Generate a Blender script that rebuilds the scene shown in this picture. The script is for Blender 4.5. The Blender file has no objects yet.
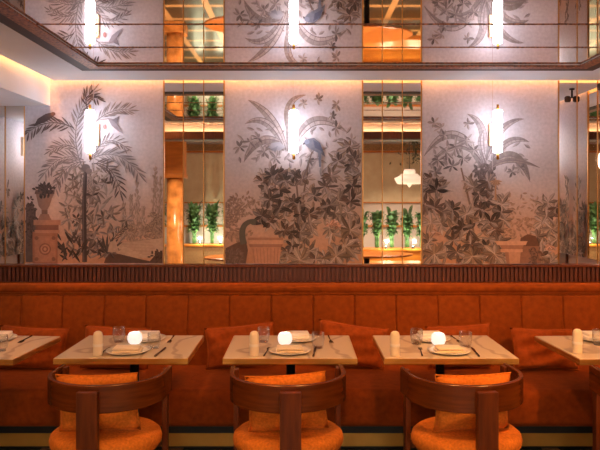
import bpy, bmesh, math, random
from mathutils import Vector, Matrix
PI = math.pi
S = bpy.context.scene
COL = S.collection
F, CZ = 640.0, 1.59            # focal length in pixels, eye height
WY = 4.70                      # back wall plane

def X(px, y): return (px - 300) * y / F
def Zh(py, y): return CZ + (200 - py) * y / F
def on_plane(px, py, z):
    y = (CZ - z) * F / (py - 200)
    return X(px, y), y

def lin(c):
    return tuple((v/255/12.92 if v/255 <= .04045 else ((v/255+.055)/1.055)**2.4) for v in c)

# ------------------------------------------------------------------ materials
def nodes(name):
    m = bpy.data.materials.new(name); m.use_nodes = True
    nt = m.node_tree
    return m, nt, nt.nodes['Principled BSDF']

def mat(name, rgb, rough=.5, metal=0, noise=0, nscale=20, bump=0, bscale=200, sheen=0, spec=.5, stretch=None, dark=.6):
    m, nt, b = nodes(name)
    c = (*lin(rgb), 1)
    b.inputs['Base Color'].default_value = c
    b.inputs['Roughness'].default_value = rough
    b.inputs['Metallic'].default_value = metal
    b.inputs['Specular IOR Level'].default_value = spec
    if sheen:
        b.inputs['Sheen Weight'].default_value = sheen
        b.inputs['Sheen Roughness'].default_value = .4
        b.inputs['Sheen Tint'].default_value = (*lin((255, 140, 60)), 1)
    tc = nt.nodes.new('ShaderNodeTexCoord')
    src = tc.outputs['Object']
    if stretch:
        mp = nt.nodes.new('ShaderNodeMapping'); mp.inputs['Scale'].default_value = stretch
        nt.links.new(src, mp.inputs['Vector']); src = mp.outputs['Vector']
    if noise:
        n = nt.nodes.new('ShaderNodeTexNoise'); n.inputs['Scale'].default_value = nscale
        n.inputs['Detail'].default_value = 5
        nt.links.new(src, n.inputs['Vector'])
        r = nt.nodes.new('ShaderNodeValToRGB')
        r.color_ramp.elements[0].position = .3; r.color_ramp.elements[1].position = .7
        k = 1 - noise
        r.color_ramp.elements[0].color = (c[0]*k, c[1]*k*.95, c[2]*k*.9, 1)
        r.color_ramp.elements[1].color = (min(1, c[0]*(1+noise*dark)), min(1, c[1]*(1+noise*dark)), min(1, c[2]*(1+noise*dark)), 1)
        nt.links.new(n.outputs['Fac'], r.inputs['Fac'])
        nt.links.new(r.outputs['Color'], b.inputs['Base Color'])
    if bump:
        n2 = nt.nodes.new('ShaderNodeTexNoise'); n2.inputs['Scale'].default_value = bscale
        n2.inputs['Detail'].default_value = 3
        nt.links.new(src, n2.inputs['Vector'])
        bp = nt.nodes.new('ShaderNodeBump'); bp.inputs['Strength'].default_value = bump
        bp.inputs['Distance'].default_value = .004
        nt.links.new(n2.outputs['Fac'], bp.inputs['Height'])
        nt.links.new(bp.outputs['Normal'], b.inputs['Normal'])
    return m

def emit(name, rgb, strength):
    m, nt, b = nodes(name)
    b.inputs['Base Color'].default_value = (*lin(rgb), 1)
    b.inputs['Emission Color'].default_value = (*lin(rgb), 1)
    b.inputs['Emission Strength'].default_value = strength
    return m

M = {}
M['plaster'] = mat('plaster', (224, 230, 240), .8, noise=.04, nscale=3)
M['wallpaint'] = mat('wall_paint', (196, 180, 172), .8)
M['velvet'] = mat('orange_velvet', (148, 70, 17), .85, noise=.2, nscale=26, bump=.25, bscale=260, sheen=.35, spec=.15)
M['velvet_seat'] = mat('rust_velvet', (142, 63, 14), .85, noise=.2, nscale=26, bump=.25, bscale=260, sheen=.3, spec=.15)
M['velvet_bright'] = mat('bright_orange_velvet', (220, 126, 42), .85, noise=.22, nscale=80, bump=.4, bscale=200, sheen=.45, spec=.15)
M['velvet_pillow'] = mat('amber_velvet', (160, 74, 24), .85, noise=.26, nscale=30, bump=.35, bscale=220, sheen=.4, spec=.15)
M['walnut'] = mat('walnut', (106, 50, 14), .38, noise=.35, nscale=7, stretch=(6, 6, .7), spec=.3)
M['bentwood'] = mat('bent_walnut', (106, 50, 13), .27, noise=.35, nscale=6, stretch=(.8, .8, 9), spec=.4)
M['darkwood'] = mat('dark_slat_wood', (104, 54, 36), .5, noise=.25, nscale=9, stretch=(8, 8, .6))
M['black'] = mat('black_metal', (16, 13, 12), .5)
M['brass'] = mat('brass', (212, 154, 74), .36, metal=.7, noise=.15, nscale=12)
M['satin_brass'] = mat('satin_brass', (222, 196, 164), .45, metal=.5)
M['goldtrim'] = mat('gold_trim', (196, 142, 84), .35, metal=.9)
M['plinth'] = mat('plinth_brass', (236, 178, 84), .4, metal=.5, noise=.1, nscale=6)
M['bronze'] = mat('embossed_bronze', (156, 96, 62), .5, metal=.2, noise=.85, nscale=70, bump=1, bscale=90)
M['bronzedark'] = mat('dark_bronze', (58, 36, 31), .6)
M['steel'] = mat('steel', (120, 104, 90), .25, metal=1)
M['napkin'] = mat('cream_linen', (240, 220, 186), .9, bump=.15, bscale=300)
M['napkin_white'] = mat('white_linen', (244, 232, 214), .9, bump=.15, bscale=300)
M['china'] = mat('china', (238, 226, 206), .2)
M['leaf'] = mat('foliage_green', (78, 112, 64), .55, noise=.5, nscale=9)
M['leafdark'] = mat('dark_foliage', (66, 62, 32), .6, noise=.4, nscale=8)
M['golden'] = mat('golden_wood', (190, 110, 38), .35, noise=.2, nscale=5, stretch=(1, 6, 6))
M['marble_orange'] = mat('orange_marble', (206, 132, 66), .15, noise=.55, nscale=5)
M['blind'] = mat('blind_fabric', (206, 186, 156), .8, noise=.08, nscale=5)
M['stone'] = mat('pebble_stone', (150, 112, 72), .7, noise=.5, nscale=40)
M['sconce'] = emit('opal_tube_lit', (242, 246, 255), 11.5)
M['led'] = emit('warm_led', (255, 166, 84), 52)
M['led_cream'] = emit('cream_led', (255, 216, 150), 210)
M['candle'] = emit('lit_votive', (246, 240, 240), .5)
M['flame'] = emit('flame', (255, 224, 176), 7)
M['shade'] = emit('lit_shade', (255, 238, 216), .55)
M['bulb'] = emit('lit_downlight', (255, 190, 110), 14)
M['plantlight'] = emit('plant_uplight', (222, 255, 214), 22)

def mirror(name, rgb, rough=.015):
    m, nt, b = nodes(name)
    b.inputs['Base Color'].default_value = (*lin(rgb), 1)
    b.inputs['Metallic'].default_value = 1; b.inputs['Roughness'].default_value = rough
    return m
M['mirror'] = mirror('mirror_glass', (232, 224, 216))
M['ceilmirror'] = mirror('ceiling_mirror_glass', (236, 226, 220), .02)

def thin_glass(name, tint=(250, 250, 250)):
    m = bpy.data.materials.new(name); m.use_nodes = True
    nt = m.node_tree; nt.nodes.clear()
    o = nt.nodes.new('ShaderNodeOutputMaterial'); mx = nt.nodes.new('ShaderNodeMixShader')
    t = nt.nodes.new('ShaderNodeBsdfTransparent'); g = nt.nodes.new('ShaderNodeBsdfGlossy')
    l = nt.nodes.new('ShaderNodeLayerWeight'); l.inputs['Blend'].default_value = .5
    pw = nt.nodes.new('ShaderNodeMath'); pw.operation = 'POWER'; pw.inputs[1].default_value = 1.7
    sc = nt.nodes.new('ShaderNodeMath'); sc.operation = 'MULTIPLY_ADD'; sc.inputs[1].default_value = .6; sc.inputs[2].default_value = .03
    nt.links.new(l.outputs['Facing'], pw.inputs[0]); nt.links.new(pw.outputs[0], sc.inputs[0])
    t.inputs['Color'].default_value = (*lin(tint), 1); g.inputs['Roughness'].default_value = .03
    nt.links.new(sc.outputs[0], mx.inputs['Fac'])
    nt.links.new(t.outputs[0], mx.inputs[1]); nt.links.new(g.outputs[0], mx.inputs[2])
    nt.links.new(mx.outputs[0], o.inputs['Surface'])
    return m
M['glass'] = thin_glass('clear_glass')

def marble():
    m, nt, b = nodes('veined_marble')
    tc = nt.nodes.new('ShaderNodeTexCoord')
    w = nt.nodes.new('ShaderNodeTexWave'); w.inputs['Scale'].default_value = 1.3
    w.inputs['Distortion'].default_value = 9; w.inputs['Detail'].default_value = 3; w.inputs['Detail Scale'].default_value = 1.4
    nt.links.new(tc.outputs['Object'], w.inputs['Vector'])
    r = nt.nodes.new('ShaderNodeValToRGB')
    r.color_ramp.elements[0].position = 0; r.color_ramp.elements[0].color = (*lin((196, 176, 154)), 1)
    r.color_ramp.elements[1].position = .06; r.color_ramp.elements[1].color = (*lin((226, 206, 176)), 1)
    nt.links.new(w.outputs['Fac'], r.inputs['Fac']); nt.links.new(r.outputs['Color'], b.inputs['Base Color'])
    b.inputs['Roughness'].default_value = .16
    return m
M['marble'] = marble()

def floor_mat():
    m, nt, b = nodes('floor_tiles')
    tc = nt.nodes.new('ShaderNodeTexCoord')
    br = nt.nodes.new('ShaderNodeTexBrick')
    br.offset = 0; br.squash = 1
    br.inputs['Scale'].default_value = 1
    br.inputs['Brick Width'].default_value = .8; br.inputs['Row Height'].default_value = .8
    br.inputs['Mortar Size'].default_value = .055; br.inputs['Mortar Smooth'].default_value = 0
    br.inputs['Color1'].default_value = (*lin((34, 33, 25)), 1)
    br.inputs['Color2'].default_value = (*lin((44, 42, 32)), 1)
    br.inputs['Mortar'].default_value = (*lin((172, 130, 82)), 1)
    nt.links.new(tc.outputs['Object'], br.inputs['Vector'])
    nt.links.new(br.outputs['Color'], b.inputs['Base Color'])
    b.inputs['Roughness'].default_value = .3
    return m
M['floor'] = floor_mat()

def paint_mat():
    m, nt, b = nodes('mural_print')
    a = nt.nodes.new('ShaderNodeVertexColor'); a.layer_name = 'paint'
    tc = nt.nodes.new('ShaderNodeTexCoord')
    n = nt.nodes.new('ShaderNodeTexNoise'); n.inputs['Scale'].default_value = 45; n.inputs['Detail'].default_value = 6
    nt.links.new(tc.outputs['Object'], n.inputs['Vector'])
    r = nt.nodes.new('ShaderNodeValToRGB')
    r.color_ramp.elements[0].position = .3; r.color_ramp.elements[0].color = (.86, .86, .86, 1)
    r.color_ramp.elements[1].position = .7; r.color_ramp.elements[1].color = (1.06, 1.06, 1.06, 1)
    mx = nt.nodes.new('ShaderNodeMix'); mx.data_type = 'RGBA'; mx.blend_type = 'MULTIPLY'; mx.inputs['Factor'].default_value = 1
    nt.links.new(n.outputs['Fac'], r.inputs['Fac'])
    nt.links.new(a.outputs['Color'], mx.inputs['A']); nt.links.new(r.outputs['Color'], mx.inputs['B'])
    nt.links.new(mx.outputs['Result'], b.inputs['Base Color'])
    b.inputs['Roughness'].default_value = .55; b.inputs['Specular IOR Level'].default_value = .3
    return m
M['mural'] = paint_mat()

# ------------------------------------------------------------------ mesh helpers
def link(name, bm, m, parent=None, smooth=False, loc=None, rot=None):
    me = bpy.data.meshes.new(name)
    bmesh.ops.recalc_face_normals(bm, faces=bm.faces)
    bm.to_mesh(me); bm.free()
    if smooth:
        me.polygons.foreach_set('use_smooth', [True]*len(me.polygons))
    o = bpy.data.objects.new(name, me); COL.objects.link(o)
    me.materials.append(m if not isinstance(m, str) else M[m])
    if parent: o.parent = parent
    if loc: o.location = loc
    if rot: o.rotation_euler = rot
    return o

def tag(o, label=None, cat=None, group=None, kind=None):
    if label: o['label'] = label
    if cat: o['category'] = cat
    if group: o['group'] = group
    if kind: o['kind'] = kind
    return o

def empty(name, loc, label, cat, group=None, rz=0):
    o = bpy.data.objects.new(name, None); COL.objects.link(o)
    o.empty_display_size = .1
    o.location = loc; o.rotation_euler = (0, 0, rz)
    return tag(o, label, cat, group)

def struct(name, bm, m): return tag(link(name, bm, m), kind='structure')

def dup(root, loc, rz=0, label=None):
    r = root.copy(); COL.objects.link(r); r.location = loc; r.rotation_euler = (0, 0, rz)
    if label: r['label'] = label
    for ch in list(root.children):
        c = ch.copy(); COL.objects.link(c); c.parent = r
        for g in list(ch.children):
            d = g.copy(); COL.objects.link(d); d.parent = c
    return r

def box(bm, x0, x1, y0, y1, z0, z1, bevel=0, seg=2):
    v = [bm.verts.new((x, y, z)) for x in (x0, x1) for y in (y0, y1) for z in (z0, z1)]
    fs = [(0, 1, 3, 2), (4, 6, 7, 5), (0, 4, 5, 1), (2, 3, 7, 6), (0, 2, 6, 4), (1, 5, 7, 3)]
    faces = [bm.faces.new([v[i] for i in f]) for f in fs]
    if bevel:
        es = list({e for f in faces for e in f.edges})
        bmesh.ops.bevel(bm, geom=es, offset=bevel, segments=seg, affect='EDGES', profile=.5)
    return bm
def B(*a, **k): return box(bmesh.new(), *a, **k)

def lathe(bm, prof, n=24, cx=0, cy=0, sx=1, sy=1):
    rings = []
    for r, z in prof:
        if r < 1e-6: rings.append([bm.verts.new((cx, cy, z))])
        else: rings.append([bm.verts.new((cx + sx*r*math.cos(2*PI*i/n), cy + sy*r*math.sin(2*PI*i/n), z)) for i in range(n)])
    for a, b in zip(rings, rings[1:]):
        for i in range(n):
            j = (i+1) % n
            if len(a) == 1 and len(b) == 1: continue
            if len(a) == 1: bm.faces.new((a[0], b[i], b[j]))
            elif len(b) == 1: bm.faces.new((a[i], b[0], a[j]))
            else: bm.faces.new((a[i], b[i], b[j], a[j]))
    return bm
def L(prof, **k): return lathe(bmesh.new(), prof, **k)

def tube(bm, pts, r, n=8):
    rings = []
    for i, p in enumerate(pts):
        p = Vector(p)
        d = (Vector(pts[min(i+1, len(pts)-1)]) - Vector(pts[max(i-1, 0)])).normalized()
        a = d.orthogonal().normalized() if abs(d.z) < .9 else Vector((1, 0, 0))
        a = (a - d*a.dot(d)).normalized(); b = d.cross(a)
        rr = r[i] if isinstance(r, (list, tuple)) else r
        rings.append([bm.verts.new(p + a*rr*math.cos(2*PI*k/n) + b*rr*math.sin(2*PI*k/n)) for k in range(n)])
    for a, b in zip(rings, rings[1:]):
        for k in range(n): bm.faces.new((a[k], a[(k+1) % n], b[(k+1) % n], b[k]))
    bm.faces.new(rings[0]); bm.faces.new(rings[-1])
    return bm

def pillow_bm(w, h, t, n=14, seed=0, fold=0):
    """upright pillow in the XZ plane, bottom at z=0, soft pinched corners"""
    rnd = random.Random(seed); bm = bmesh.new()
    ph = [rnd.uniform(0, 6) for _ in range(4)]
    def pos(u, v, s):
        k = max(0, (1-abs(u)**3.2)*(1-abs(v)**3.2))**.55
        pinch = 1 - .07*(1-abs(u)**2)*(abs(v)**6)
        pu = 1 - .07*(1-abs(v)**2)*(abs(u)**6)
        wr = fold*.010*math.sin(5*u+3*v+ph[0])*k + fold*.008*math.sin(9*v-4*u+ph[1])*k
        return (u*w/2*pu, s*t/2*k + wr, h/2 + v*h/2*pinch)
    g = {}
    for s in (-1, 1):
        for i in range(n+1):
            for j in range(n+1):
                u, v = -1+2*i/n, -1+2*j/n
                rim = i in (0, n) or j in (0, n)
                key = (0 if rim else s, i, j)
                if key not in g: g[key] = bm.verts.new(pos(u, v, s))
        for i in range(n):
            for j in range(n):
                q = []
                for a, b in ((i, j), (i+1, j), (i+1, j+1), (i, j+1)):
                    rim = a in (0, n) or b in (0, n)
                    q.append(g[(0 if rim else s, a, b)])
                bm.faces.new(q)
    return bm

def piping_bm(w, h, n=40, r=.004):
    pts = []
    for i in range(n):
        a = 4*i/n; s = int(a); f = -1+2*(a-s)
        u, v = [(f, -1), (1, f), (-f, 1), (-1, -f)][s]
        pinch = 1 - .07*(1-abs(u)**2)*(abs(v)**6); pu = 1 - .07*(1-abs(v)**2)*(abs(u)**6)
        pts.append((u*w/2*pu, 0, h/2+v*h/2*pinch))
    pts.append(pts[0])
    return tube(bmesh.new(), pts, r, 6)

# ------------------------------------------------------------------ room shell
XL, XR = -2.475, 2.35
CEIL = CZ + .87
ROOM_BACK = -7.0
struct('floor', B(-4.5, 4.5, ROOM_BACK, 4.9, -.05, 0), 'floor')
struct('wall_back', B(XL-.1, XR+.1, WY+.02, WY+.14, 0, 2.72), 'wallpaint')
bm = B(XL-.1, XL, .9, WY+.02, 0, 2.72)
struct('wall_left', bm, 'wallpaint')
struct('wall_right', B(XR, XR+.1, .9, WY+.02, 0, 2.72), 'wallpaint')
# ceiling border around the mirrored tray, with a cove slot left open along the back wall, the bulkhead and the right wall
TX0, TX1, TY0, TY1 = -1.31, 1.81, 2.56, 4.13       # mirror opening
bm = bmesh.new()
SL = 4.655                                           # ceiling edge at the cove slot
sx0, sx1 = -1.795, XR-.05
box(bm, sx0, sx1, TY1, SL, CEIL, CEIL+.03)
box(bm, sx0, TX0, TY0, TY1, CEIL, CEIL+.03)
box(bm, TX1, sx1, TY0, TY1, CEIL, CEIL+.03)
box(bm, sx0, sx1, 2.28, TY0, CEIL, CEIL+.03)
struct('ceiling', bm, 'plaster')
struct('ceiling_cove', B(XL, XR, 1.0, WY+.02, CEIL+.12, CEIL+.16), 'plaster')
struct('trim_3', B(XL, XL+.022, 1.0, 3.80, 0, 1.117), 'darkwood')
struct('trim_4', B(XR-.022, XR, 1.0, 3.80, 0, 1.117), 'darkwood')
bm = B(XL, -1.835, 1.0, WY, CZ+.69, CEIL+.12)
struct('ceiling_bulkhead', bm, 'plaster')
bm = B(-4.5, 4.5, .88, 1.10, CZ+.78, 3.1)
struct('ceiling_cove_back', B(-1.79, XR-.005, 1.101, 1.106, CZ+.861, CZ+.988), 'plaster')
box(bm, -1.79, XR-.005, 1.10, 1.155, CZ+.785, CZ+.86)
box(bm, -1.79, XR-.005, 1.145, 1.155, CZ+.86, CZ+.885)
struct('trim_1', bm, 'darkwood')

# cove light strips (one lamp per run)
def led(x0, x1, y0, y1, z, label, tape='led'):
    e = empty('led_strip', ((x0+x1)/2, (y0+y1)/2, z), label, 'light strip', 'cove light strips')
    cx, cy = e.location.x, e.location.y
    link('light_tape', B(x0-cx, x1-cx, y0-cy, y1-cy, -.004, .004), tape, e)
    link('channel', B(x0-cx, x1-cx, y0-cy, y1-cy, .004, .012), 'satin_brass', e)
led(-1.78, XR-.06, SL+.012, SL+.03, CEIL+.108, 'warm orange cove light strip along the top of the mural wall')
led(-1.825, -1.812, 1.3, SL-.05, CEIL+.108, 'warm cove light strip beside the dropped white box at the left')
led(XR-.034, XR-.016, 1.3, SL-.05, CEIL+.108, 'warm cove light strip along the top of the right wall, seen mirrored')
led(-1.7, 2.2, 1.118, 1.136, CEIL-.004, 'warm cove light strip at the wooden beam, seen in the mirror columns', 'led_cream')

# mirrored ceiling tray with embossed frame
cm = empty('ceiling_mirror', ((TX0+TX1)/2, (TY0+TY1)/2, CEIL), 'large mirrored ceiling panel in an embossed bronze frame', 'ceiling mirror')
mx, my = cm.location.x, cm.location.y
ys = [TY0, 2.70, 3.182, 3.663, TY1]
for a, b in zip(ys, ys[1:]):
    link('mirror_sheet', B(TX0-mx, TX1-mx, a-my+.003, b-my-.003, .004, .012), 'ceilmirror', cm)
bm = bmesh.new()
for y in ys[1:-1]: box(bm, TX0-mx, TX1-mx, y-my-.003, y-my+.003, .001, .006)
link('joint_strip', bm, 'bronze', cm)
fw = .145
bm = bmesh.new(); bd = bmesh.new()
fz0, fz1 = -.007, -.0005
for (x0, x1, y0, y1) in ((TX0-fw, TX1+fw, TY1, TY1+fw), (TX0-fw, TX1+fw, TY0-fw, TY0), (TX0-fw, TX0, TY0, TY1), (TX1, TX1+fw, TY0, TY1)):
    box(bd, x0-mx, x1-mx, y0-my, y1-my, fz0, fz1)
link('frame', bd, 'bronzedark', cm)
k = .07
bm = bmesh.new()
e = .004
x0, x1, y0, y1 = TX0-mx, TX1-mx, TY0-my, TY1-my
for (a0, a1, b0, b1) in ((x0-k, x1+k, y1-e, y1+k), (x0-k, x1+k, y0-k, y0+e), (x0-k, x0+e, y0+e, y1-e), (x1-e, x1+k, y0+e, y1-e)):
    box(bm, a0, a1, b0, b1, fz0-.003, fz1)
link('embossed_moulding', bm, 'bronze', cm)

# ------------------------------------------------------------------ mirror columns
PZ0, PZ1 = 1.118, CEIL+.118
def mirror_column(pxs, label, zt=PZ1, wall='back', name='mirror_column'):
    if wall == 'back':
        xs = [X(p, WY) for p in pxs]
        e = empty(name, ((xs[0]+xs[-1])/2, WY+.01, PZ0), label, 'mirror panel', 'mirror columns on the mural wall')
        cx = e.location.x
        for a, b in zip(xs, xs[1:]):
            link('mirror_strip', B(a-cx+.004, b-cx-.004, -.006, .006, 0, zt-PZ0), 'mirror', e)
        for i, a in enumerate(xs):
            w = .005 if i not in (0, len(xs)-1) else .008
            a2 = min(max(a-cx, xs[0]-cx+w/2), xs[-1]-cx-w/2)
            link('gold_strip', B(a2-w/2, a2+w/2, -.012, .002, 0, zt-PZ0), 'goldtrim', e)
mirror_column([163.3, 183.3, 203.7, 224.6], 'bronze-edged mirror column between the left and the middle mural')
mirror_column([362.2, 382.3, 402.4, 422], 'bronze-edged mirror column between the middle and the right mural')
mirror_column([558.2, 577.3, 597.8, 619.5], 'mirror column at the right edge, beside the right mural')
mirror_column([-36.5, -15.8, 5, 25], 'mirror column at the left edge, under the dropped white box', zt=CZ+.688)
# mirror on the right wall next to the corner
e = empty('mirror_column', (XR-.01, 4.45, PZ0), 'mirror strip on the right wall, seen reflected at the right edge', 'mirror panel')
link('mirror_strip', B(-.004, .008, -.22, .22, 0, CEIL-PZ0+.1), 'mirror', e)
link('gold_strip', B(-.010, .004, -.236, -.222, 0, CEIL-PZ0+.1), 'goldtrim', e)

# ------------------------------------------------------------------ murals (printed panels)
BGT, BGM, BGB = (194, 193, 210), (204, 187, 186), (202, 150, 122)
class Mural:
    def __init__(s, x0, x1, seed):
        s.x0, s.x1 = x0, x1                   # pixel range on the wall plane
        s.v, s.f, s.c = [], [], []
        s.layer = 0; s.r = random.Random(seed)
    def w(s, px, py): return (X(px, WY), Zh(py, WY))
    def poly(s, pts, col):
        """a painted shape: pts in panel pixels; clipped to the panel edges by clamping"""
        s.layer += 1
        y = -.0006 - s.layer*2.5e-6
        b = len(s.v)
        for (px, py) in pts:
            px = min(max(px, s.x0+.4), s.x1-.4); py = min(max(py, 81), 263.6)
            x, z = s.w(px, py); s.v.append((x, y, z))
        s.f.append(list(range(b, b+len(pts)))); s.c.append(lin(col))
    def mix(s, a, b, t): return tuple(a[i]+(b[i]-a[i])*t for i in range(3))
    def jit(s, c, k=10):
        d = s.r.uniform(-k, k); return tuple(min(255, max(0, v+d)) for v in c)
    def leaf(s, px, py, ang, ln, wd, col, rib=True, bend=0):
        a = math.radians(ang)
        n = 5; up, dn, mid = [], [], []
        for i in range(n+1):
            t = i/n; aa = a + math.radians(bend)*t
            cx = px + ln*t*math.cos((a+aa)/2); cy = py - ln*t*math.sin((a+aa)/2)
            h = wd/2*max(0, math.sin(PI*t**1.15))**.85
            nx, ny = math.sin(aa), math.cos(aa)
            up.append((cx-nx*h, cy-ny*h)); dn.append((cx+nx*h, cy+ny*h)); mid.append((cx, cy))
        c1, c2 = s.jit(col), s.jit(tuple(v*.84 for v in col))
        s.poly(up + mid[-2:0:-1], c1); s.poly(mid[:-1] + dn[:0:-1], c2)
        if wd > 3: s.stroke(mid[:-1], .5, .25, tuple(min(255, v*1.22) for v in col))
    def stroke(s, pts, w0, w1, col):
        n = len(pts); a, b = [], []
        for i, (x, y) in enumerate(pts):
            x2, y2 = pts[min(i+1, n-1)]; x1, y1 = pts[max(i-1, 0)]
            d = math.hypot(x2-x1, y2-y1) or 1
            nx, ny = -(y2-y1)/d, (x2-x1)/d
            h = (w0+(w1-w0)*i/(n-1))/2
            a.append((x+nx*h, y+ny*h)); b.append((x-nx*h, y-ny*h))
        for i in range(n-1): s.poly([a[i], a[i+1], b[i+1], b[i]], col)
    def curve(s, p0, p1, p2, n=12):
        return [((1-t)**2*p0[0]+2*t*(1-t)*p1[0]+t*t*p2[0], (1-t)**2*p0[1]+2*t*(1-t)*p1[1]+t*t*p2[1]) for t in [i/n for i in range(n+1)]]
    def frond(s, p0, p1, p2, n=12, ln=13, wd=2.6, col=(112, 96, 98), droop=0):
        n = max(6, int(n*1.15)); wd *= .56; ln *= 1.08
        c = s.curve(p0, p1, p2, n)
        s.stroke(c, 1.1, .5, tuple(v*.85 for v in col))
        for i in range(1, n+1):
            (xa, ya), (xb, yb) = c[i-1], c[i]
            a = math.degrees(math.atan2(-(yb-ya), xb-xa))
            k = ln*(1-.45*abs(i/n-.45))
            for sd in (-1, 1):
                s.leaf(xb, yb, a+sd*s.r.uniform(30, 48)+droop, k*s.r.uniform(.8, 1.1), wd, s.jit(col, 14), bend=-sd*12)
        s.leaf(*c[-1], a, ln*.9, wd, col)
    def palm(s, px, py, r=11, n=7, col=(108, 90, 84), wd=4.2, a0=None):
        """a palmate cluster: unequal narrow leaves, some pale, some dark, fanned mostly up and outward"""
        a0 = s.r.uniform(0, 360) if a0 is None else a0
        gap = s.r.uniform(40, 130)
        for i in range(n):
            c = s.r.choice([col, col, tuple(v*.8 for v in col), s.mix(col, BGM, .45), s.mix(col, BGM, .6)])
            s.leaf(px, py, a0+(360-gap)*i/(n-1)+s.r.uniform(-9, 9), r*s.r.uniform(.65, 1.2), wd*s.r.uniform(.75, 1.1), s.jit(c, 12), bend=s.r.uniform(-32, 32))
    def banana(s, p0, p1, p2, wd=8, col=(180, 166, 166), edge=(128, 112, 114)):
        n = 18; c = s.curve(p0, p1, p2, n); a, b = [], []
        for i, (x, y) in enumerate(c):
            x2, y2 = c[min(i+1, n)]; x1, y1 = c[max(i-1, 0)]
            d = math.hypot(x2-x1, y2-y1) or 1; nx, ny = -(y2-y1)/d, (x2-x1)/d
            h = wd/2*math.sin(PI*min(1, .06+.94*(i/n))**.9)**.7 if i < n else 0
            a.append((x+nx*h, y+ny*h)); b.append((x-nx*h, y-ny*h))
        for i in range(n):
            s.poly([c[i], c[i+1], a[i+1], a[i]], s.jit(col, 9))
            s.poly([c[i], c[i+1], b[i+1], b[i]], s.jit(tuple(v*.86 for v in col), 9))
            s.poly([a[i], ((a[i][0]*.8+c[i][0]*.2), (a[i][1]*.8+c[i][1]*.2)), ((a[i+1][0]*.8+c[i+1][0]*.2), (a[i+1][1]*.8+c[i+1][1]*.2)), a[i+1]], edge)
            if i % 2 == 0 and 1 < i < n:
                s.stroke([c[i], ((a[i][0]*1+0), a[i][1])], .45, .3, edge); s.stroke([c[i], b[i]], .45, .3, edge)
        s.stroke(c, 1.1, .4, edge)
    def ell(s, cx, cy, rx, ry, col, ang=0, n=16):
        a = math.radians(ang)
        s.poly([(cx+rx*math.cos(t)*math.cos(a)-ry*math.sin(t)*math.sin(a), cy+rx*math.cos(t)*math.sin(a)+ry*math.sin(t)*math.cos(a)) for t in [2*PI*i/n for i in range(n)]], col)
    def haze(s, cx, cy, rx, ry, n, col, k=3):
        for _ in range(n):
            t = s.r.uniform(0, 2*PI); q = s.r.random()**.6
            x, y = cx+rx*q*math.cos(t), cy+ry*q*math.sin(t)
            s.leaf(x, y, s.r.uniform(0, 360), s.r.uniform(k*.7, k*1.5), k*.6, s.jit(col, 9))
    def rect(s, x0, y0, x1, y1, col): s.poly([(x0, y0), (x1, y0), (x1, y1), (x0, y1)], col)
    def background(s, nx=36, ny=46):
        for j in range(ny):
            for i in range(nx):
                x0 = s.x0+(s.x1-s.x0)*i/nx; x1 = s.x0+(s.x1-s.x0)*(i+1)/nx
                y0 = 81+182.6*j/ny; y1 = 81+182.6*(j+1)/ny
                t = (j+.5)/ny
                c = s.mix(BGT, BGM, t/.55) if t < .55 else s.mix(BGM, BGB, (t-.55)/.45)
                nz = 5*math.sin(i*.31+j*.22+s.x0)+4*math.sin(i*.17-j*.41+2)
                c = tuple(v+nz*.7 for v in c)
                b = len(s.v)
                for (px, py) in ((x0, y0), (x1, y0), (x1, y1), (x0, y1)):
                    x, z = s.w(px, py); s.v.append((x, -.0003, z))
                s.f.append([b, b+1, b+2, b+3]); s.c.append(lin(c))
    def build(s, label, z_top, place=None, group=None):
        xa, xb = X(s.x0, WY), X(s.x1, WY)
        cx = (xa+xb)/2
        # backing board
        b = len(s.v)
        for y in (0, .018):
            for (x, z) in ((xa, PZ0), (xb, PZ0), (xb, z_top), (xa, z_top)): s.v.append((x, y, z))
        for q in ((0, 1, 2, 3), (7, 6, 5, 4), (0, 4, 5, 1), (1, 5, 6, 2), (2, 6, 7, 3), (3, 7, 4, 0)):
            s.f.append([b+i for i in q]); s.c.append(lin(BGT))
        me = bpy.data.meshes.new('mural_panel')
        me.from_pydata([(x-cx, y, z-PZ0) for x, y, z in s.v], [], s.f)
        ca = me.color_attributes.new('paint', 'FLOAT_COLOR', 'CORNER')
        data = []
        for p, c in zip(me.polygons, s.c):
            data += [c[0], c[1], c[2], 1]*p.loop_total
        ca.data.foreach_set('color', data)
        o = bpy.data.objects.new('mural_panel', me); COL.objects.link(o)
        me.materials.append(M['mural'])
        o.location = (cx, WY, PZ0)
        if place: o.location, o.rotation_euler = place
        tag(o, label, 'mural panel', group)
        return o

DK, MD, LT = (110, 86, 77), (150, 128, 118), (178, 162, 156)
HZ = (176, 148, 138)
# ---- left mural: palm with bamboo fronds, urn on a pedestal, lake
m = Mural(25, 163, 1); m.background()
for (x, h, w) in ((131, 42, 3.2), (137, 56, 4), (143, 30, 4), (155, 70, 5), (160, 60, 4), (124, 34, 3)):
    for i in range(int(h*1.3)):
        t = m.r.random(); y = 240-h*t
        m.leaf(x+m.r.uniform(-w, w)*(1-t)**.7, y, m.r.uniform(60, 120), 5, 2, m.jit((186, 160, 150), 7))
m.haze(140, 232, 24, 9, 160, (174, 146, 132), 4)
m.haze(157, 226, 9, 14, 90, (164, 138, 124), 4)
m.poly([(112, 244), (163, 238), (163, 258), (112, 258)], (196, 166, 146))
for i in range(10): m.stroke([(115+i*3, 242+i*1.4), (150+i, 241+i*1.5)], .5, .5, (172, 140, 122))
m.poly([(104, 263), (108, 252), (120, 254), (140, 259), (150, 261), (156, 254), (163, 250), (163, 263)], (98, 72, 62))
m.haze(157, 256, 6, 5, 40, (88, 66, 58), 3)
m.poly([(26, 262), (26, 205), (32, 202), (36, 212), (36, 262)], (108, 88, 82))
m.haze(31, 222, 5, 24, 90, (104, 84, 78), 3.5)
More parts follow.
